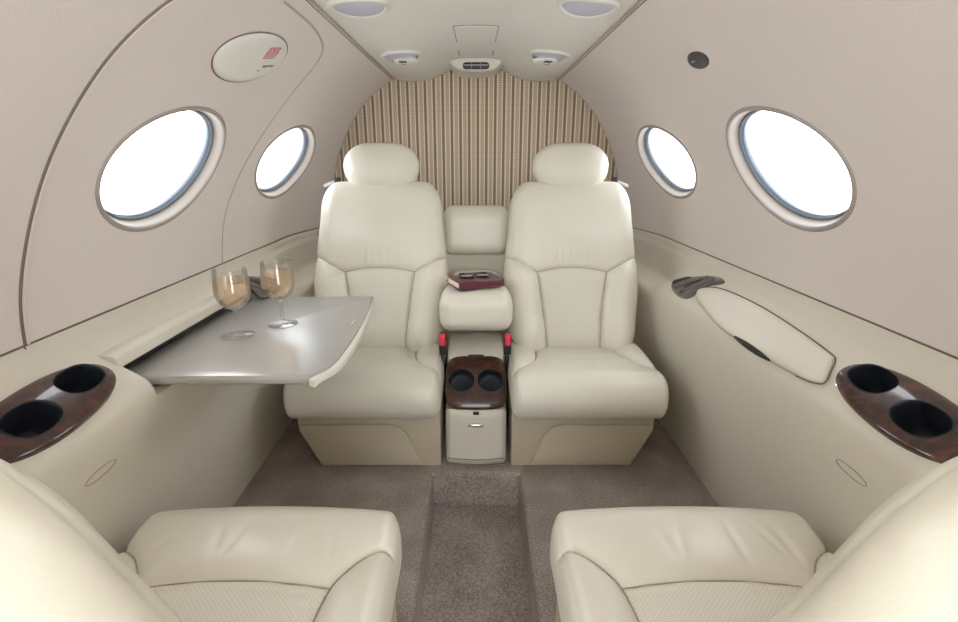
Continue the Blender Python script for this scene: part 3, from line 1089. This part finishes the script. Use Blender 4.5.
def make_seat(mirror, label, group, rec=19, base=.365):
    """local frame: origin on the floor under the middle of the cushion's front edge; backrest towards +y; mirror=+1 puts the aisle side at +x"""
    rec = math.radians(rec)
    BACK, HEAD = back_data(rec, base), head_data(rec, base)
    t = thing('cabin_seat', label, 'seat', group=group)
    names = {0: 'cushion', 1: 'cushion_insert', 2: 'cushion_bolster', 3: 'cushion_bolster'}
    region_objects(CUSH[0], CUSH[1], CUSH[2], names, {0: M_LEATHER, 1: M_PERF_SEAT, 2: M_LEATHER, 3: M_LEATHER}, t)
    names = {0: 'backrest', 1: 'backrest_insert', 2: 'backrest_bolster', 3: 'backrest_bolster'}
    region_objects(BACK[0], BACK[1], BACK[2], names, {0: M_LEATHER, 1: M_PERF_BACK, 2: M_LEATHER, 3: M_LEATHER}, t)
    c_, s_ = math.cos(rec), math.sin(rec)
    inv = BACK[0] - np.array([0, base, .265])
    bx, bt, by = inv[:, 0], inv[:, 1] * s_ + inv[:, 2] * c_, inv[:, 1] * c_ - inv[:, 2] * s_
    lines = [SEAM_TOP, SEAM_SIDE, [(-p[0], p[1]) for p in SEAM_SIDE], SEAM_INS, [(-p[0], p[1]) for p in SEAM_INS]]
    for ln_ in lines:
        yy = drape(ln_, bx[by < 0], bt[by < 0], by[by < 0])
        P3 = [(p[0], (y_ - .0002) * c_ + p[1] * s_, -(y_ - .0002) * s_ + p[1] * c_) for p, y_ in zip(ln_, yy)]
        P3 = [(a, b + base, c + .265) for a, b, c in P3]
        obj('seam', tube(P3, .0016, 6), M_STITCH, t)
    C0 = CUSH[0]; up_ = C0[:, 2] > .27
    for ln_ in (CS_BOL, [(-p[0], p[1]) for p in CS_BOL], CS_INS):
        zz_ = drape(ln_, C0[up_, 0], C0[up_, 1], C0[up_, 2])
        obj('seam', tube([(p[0], p[1], z_ + .0008) for p, z_ in zip(ln_, zz_)], .0011, 6), M_STITCH, t)
    obj('headrest', (HEAD[0], HEAD[1]), M_LEATHER, t)
    hp = Vector((0, base + .60 * math.sin(rec) + .01, .265 + .60 * math.cos(rec)))
    for sx in (-.045, .045):
        obj('headrest_post', tube([hp + Vector((sx, -.015, -.05)), hp + Vector((sx, 0, .03))], .006, 10), M_CHROME, t)
    return t


def add_base(t, m):
    bp_ = [(.219 * m, 0), (.219 * m, .212), (-.215 * m, .212), (-.215 * m, .125), (-.155 * m, 0)]
    obj('base', prism(bp_, 'y', .09, .48, bev=.006, seg=2), M_BASE, t, smooth=30)
    cov = [(-.205 * m, .148)] + [(float(a) * m, float(b)) for a, b in catmull([(.06, .150), (.095, .140), (.12, .110), (.14, .06), (.160, .012)], 5)] + [(-.150 * m, .012), (-.205 * m, .122)]
    obj('lower_cover', prism(cov, 'y', .080, .10, bev=.003, seg=2), M_BASE, t, smooth=30)
    obj('seat_pan', rbox(.435, .40, .030, .008, (0, .26, .205)), M_BASE, t)


def place(t, x, y, mirror, label, back=False):
    t['label'] = label
    add_base(t, mirror)
    t.location = (x, y, 0)
    t.rotation_euler = (0, 0, math.pi if back else 0)
    return t


GR = 'club cabin seats in cream leather'
a_ = make_seat(1, '', GR)
b_ = copy_tree(a_)
place(a_, -.327, 1.262, 1, 'cream leather seat left of the burl console, facing the camera behind the grey table')
place(b_, .327, 1.262, -1, 'cream leather seat right of the burl console, facing the camera in full view')
a_ = make_seat(1, '', GR, 19.4, .480)
b_ = copy_tree(a_)
place(a_, -.357, .770, -1, 'cream leather seat at the bottom left corner, facing away beneath the grey table', True)
place(b_, .357, .770, 1, 'cream leather seat at the bottom right corner, facing away below the padded lid', True)

# ---------------------------------------------------------------- centre unit between the rear seats
t = thing('centre_seat_unit', 'narrow cream centre backrest with folded down armrest between the two rear seats', 'armrest', (0, 1.86, .0))
P, F = soft_box((.122, .045, .088), (.035, .035, .05), (30, 14, 24), (0, 0, .665))
P[:, 1] += (P[:, 2] - .665) * .12
for xx_ in (0,):
    P[:, 1] += (P[:, 1] < -.01) * .002 * np.exp(-((np.abs(P[:, 0]) - .1) / .003) ** 2)
obj('backrest_pad', (P, F), M_LEATHER, t)
obj('lower_panel', rbox(.25, .05, .565, .008, (0, .010, .2975)), M_PANEL, t)

P, F = soft_box((.112, .165, .062), (.035, .050, .045), (40, 44, 22), (0, .0, .0))
P[:, 2] += .012 * sstep(-.10, .16, P[:, 1]) + .006 * (1 - (P[:, 0] / .112) ** 2) * (P[:, 2] > 0)
P[:, 0] *= 1.03 - .18 * sstep(-.06, .03, P[:, 1])
P += np.array([0, -.24, .46])
obj('armrest_pad', (P, F), M_LEATHER, t)

# console with burl wood cup holders
t = thing('centre_console', 'beige console box with burl wood cup holder top between the rear seats', 'console', (0, 1.36, 0))
prof = [(0, .002), (0, .186), (.010, .190), (.035, .190), (.145, .262), (.165, .300), (.22, .318), (.30, .322), (.36, .315), (.36, .002)]
bm_ = prism(prof, 'x', -.093, .093, bev=.012, seg=4)
obj('body', bm_, M_PANEL, t, smooth=30)
# front panel slightly bowed
fr = []
for z in np.linspace(.012, .196, 8):
    fr.append([(x, -.012 * (1 - (x / .09) ** 2) - .004, z) for x in np.linspace(-.088, .088, 15)])
V, F = loft(fr, cap=False, closed=False)
bk = [(x, .01, z) for x, _, z in V]
dr = obj('front_panel', (V, F), M_PANEL, t)
md = dr.modifiers.new('th', 'SOLIDIFY'); md.thickness = .010; md.offset = -1
obj('kick_seam', tube([(x, -.012 * (1 - (x / .09) ** 2) - .0045, .028) for x in np.linspace(-.088, .088, 15)], .0012, 6), M_SEAM, t)
# handle
obj('pull', xf(soft_box((.024, .004, .006), (.02, .0035, .0055), (20, 6, 10)), lambda x, y, z: (x, y - .018, z + .148)), M_CHROME, dr)
# latch
obj('latch_button', rbox(.018, .008, .010, .002, (0, -.016, .189)), M_DARK, dr)


def slope(a, b, h):
    """a = x, b = distance along the curved top from the front, h = height off it"""
    pts = np.array(catmull([(-.010, .190), (.004, .212), (.05, .246), (.10, .276), (.150, .300), (.17, .306)], 8))
    d = np.r_[0, np.cumsum(np.hypot(*np.diff(pts, axis=0).T))]
    y, z = np.interp(b, d, pts[:, 0]), np.interp(b, d, pts[:, 1])
    y2, z2 = np.interp(b + .004, d, pts[:, 0]), np.interp(b + .004, d, pts[:, 1])
    y1, z1 = np.interp(b - .004, d, pts[:, 0]), np.interp(b - .004, d, pts[:, 1])
    n = np.array([-(z2 - z1), (y2 - y1)]); n /= np.hypot(*n)
    return (a, y + n[0] * h, z + n[1] * h)


wo = ellipse(0, .105, .095, .098, 72, 4.5)
wp = obj('wood_top', dome(wo, slope, .012, .022, rings=14, power=5), M_WOOD, t)
cut = []
for sx in (-1, 1):
    e = ellipse(sx * .0445, .098, .040, .040, 40)
    c_ = obj('cutter', loft([[slope(a, b, h) for a, b in e] for h in (-.03, .03)]), None, t)
    bm = bmesh.new(); bm.from_mesh(c_.data); bmesh.ops.recalc_face_normals(bm, faces=bm.faces[:]); bm.to_mesh(c_.data); bm.free()
    cut.append(c_)
bm = bmesh.new(); bm.from_mesh(wp.data); bmesh.ops.recalc_face_normals(bm, faces=bm.faces[:]); bm.to_mesh(wp.data); bm.free()
bool_cut(wp, cut)
for sx in (-1, 1):
    rgs = []
    for d, h in ((.002, .0115), (.0005, .0135), (-.001, .012), (-.0015, .008), (-.002, -.010), (-.005, -.018), (-.02, -.021)):
        rgs.append([slope(a, b, h) for a, b in ellipse(sx * .0445, .098, .040 + d, .040 + d, 40)])
    V, F = loft(rgs, cap=False); F.append(tuple(range(len(V) - 40, len(V))))
    obj('cup_well', (V, F), M_WELL, t)
obj('wood_notch', rbox(.05, .008, .008, .002, (0, .150, .306)), M_DARK, t)


# buckles
def buckle(x, label):
    t = thing('seat_belt_buckle', label, 'buckle', (x, 1.462, -.018), group='red seat belt buckles by the console')
    obj('stalk', tube([(0, .03, .22), (0, .02, .30), (0, .005, .36)], [.007, .007, .008], 12), M_DARK, t)
    P, F = soft_box((.0115, .016, .034), (.005, .008, .008), (8, 10, 14), (0, -.002, .385))
    obj('housing', (P, F), M_DARK, t)
    obj('release_button', xf(soft_box((.0095, .012, .018), (.004, .006, .006), (8, 8, 10)), lambda a, b, c: (a, b - .012, c + .402)), M_RED, t)


buckle(-.103, 'black seat belt buckle with red button left of the burl console')
buckle(.098, 'black seat belt buckle with red button right of the burl console')

# belt guides beside the headrests
for sx, nm in ((-1, 'left'), (1, 'right')):
    t = thing('belt_guide', 'grey shoulder belt guide on the wall beside the %s rear headrest' % nm, 'belt guide', (sx * .528, 1.885, .830), group='shoulder belt guides')
    obj('webbing', xf(rbox(.046, .006, .012, .002), lambda x, y, z: (x + sx * .006, y + .0, z - sx * x * .35)), M_STRAP, t)
    obj('bracket', rbox(.022, .014, .022, .003, (-sx * .024, -.004, .012)), M_DARK, t)

# ---------------------------------------------------------------- things on the table and armrest
def wine_glass(x, y, label, rotz=0):
    t = thing('wine_glass', label, 'wine glass', (x, y, .5303), rotz, group='glasses of blush wine on the table')
    foot = [(0.0005, .0015), (.012, .0015), (.030, .0008), (.0345, 0), (.0355, .0012), (.034, .0022), (.020, .0045), (.010, .007), (.005, .012), (.0005, .0125)]
    stem = [(.0005, .0105), (.0055, .0115), (.0042, .018), (.0036, .035), (.0036, .050), (.0045, .058), (.007, .063), (.0005, .064)]
    obj('foot', lathe(foot, 48), M_GLASS, t)
    obj('stem', lathe(stem, 24), M_GLASS, t)
    outp = [(.0005, .0625), (.009, .064), (.019, .0685), (.028, .077), (.0345, .088), (.0375, .100), (.0382, .113), (.0375, .128), (.036, .144), (.0355, .155)]
    oc_ = [tuple(p) for p in catmull(outp, 6)]
    # fine horizontal ribs round the lower bowl
    oc_ = [(r + (.00035 * math.sin(z * 2 * math.pi / .0042) if .075 < z < .122 else 0), z) for r, z in oc_]
    inn = [(max(r - .0011, .0003), z + (.001 if z < .075 else 0)) for r, z in oc_[::-1]]
    rim = [(oc_[-1][0] - .0003, .1557), (oc_[-1][0] - .0009, .1557)]
    obj('bowl', lathe(oc_ + rim + inn, 64), M_GLASS, t)
    wl = [(max(r - .0013, .0003), z + .0012) for r, z in oc_ if z < .131]
    wl += [(wl[-1][0], .1325), (.0003, .1322)]
    obj('wine', lathe(wl, 64), M_WINE, t)
    return t


wine_glass(-.545, 1.082, 'stemmed glass of blush wine nearer the camera on the grey table', .3)
wine_glass(-.474, 1.165, 'stemmed glass of blush wine further right on the grey table', 0)

ARMZ = .535
t = thing('book', 'small burgundy hardback book lying on the centre armrest', 'book', (-.002, 1.555, ARMZ - .002), rotz=math.radians(24))
bw, bd, bh = .155, .105, .024
obj('cover', join(rbox(bw, bd, .003, .001, (0, 0, .0015)), rbox(bw, bd, .003, .001, (0, 0, bh - .0015)),
                  xf(rbox(bw, .006, bh - .001, .0025, (0, 0, 0)), lambda x, y, z: (x, y - bd / 2 + .002, z + bh / 2))), M_BOOK, t, smooth=40)
obj('pages', rbox(bw - .008, bd - .010, bh - .007, .001, (0, .002, bh / 2)), M_PAGES, t)
# reading glasses on the book
t = thing('eyeglasses', 'dark framed eyeglasses lying on top of the burgundy book', 'eyeglasses', (-.004, 1.560, ARMZ + bh + .0025), rotz=math.radians(14))
def rim_pts(cx, a=.021, b=.016):
    return [(cx + p[0], p[1], .0) for p in ellipse(0, 0, a, b, 32, 2.8)]
for sx in (-1, 1):
    obj('rim', tube(rim_pts(sx * .027), .0018, 8, closed=True), M_DARK, t)
    e = rim_pts(sx * .027, .0205, .0155)
    obj('lens', ([(p[0], p[1], -.0005) for p in e] + [(p[0], p[1], .0007) for p in e],
                 [tuple(range(32))[::-1], tuple(range(32, 64))] + [(k, (k + 1) % 32, 32 + (k + 1) % 32, 32 + k) for k in range(32)]), M_CHROME, t, smooth=False)
    obj('temple', tube([(sx * .048, .004, 0), (sx * .049, .020, .001), (sx * .020, .024, .0025), (-sx * .045, .026, .003)], .0014, 8), M_DARK, t)
obj('bridge', tube([(-.006, .004, 0), (0, .007, .001), (.006, .004, 0)], .0016, 8), M_DARK, t)
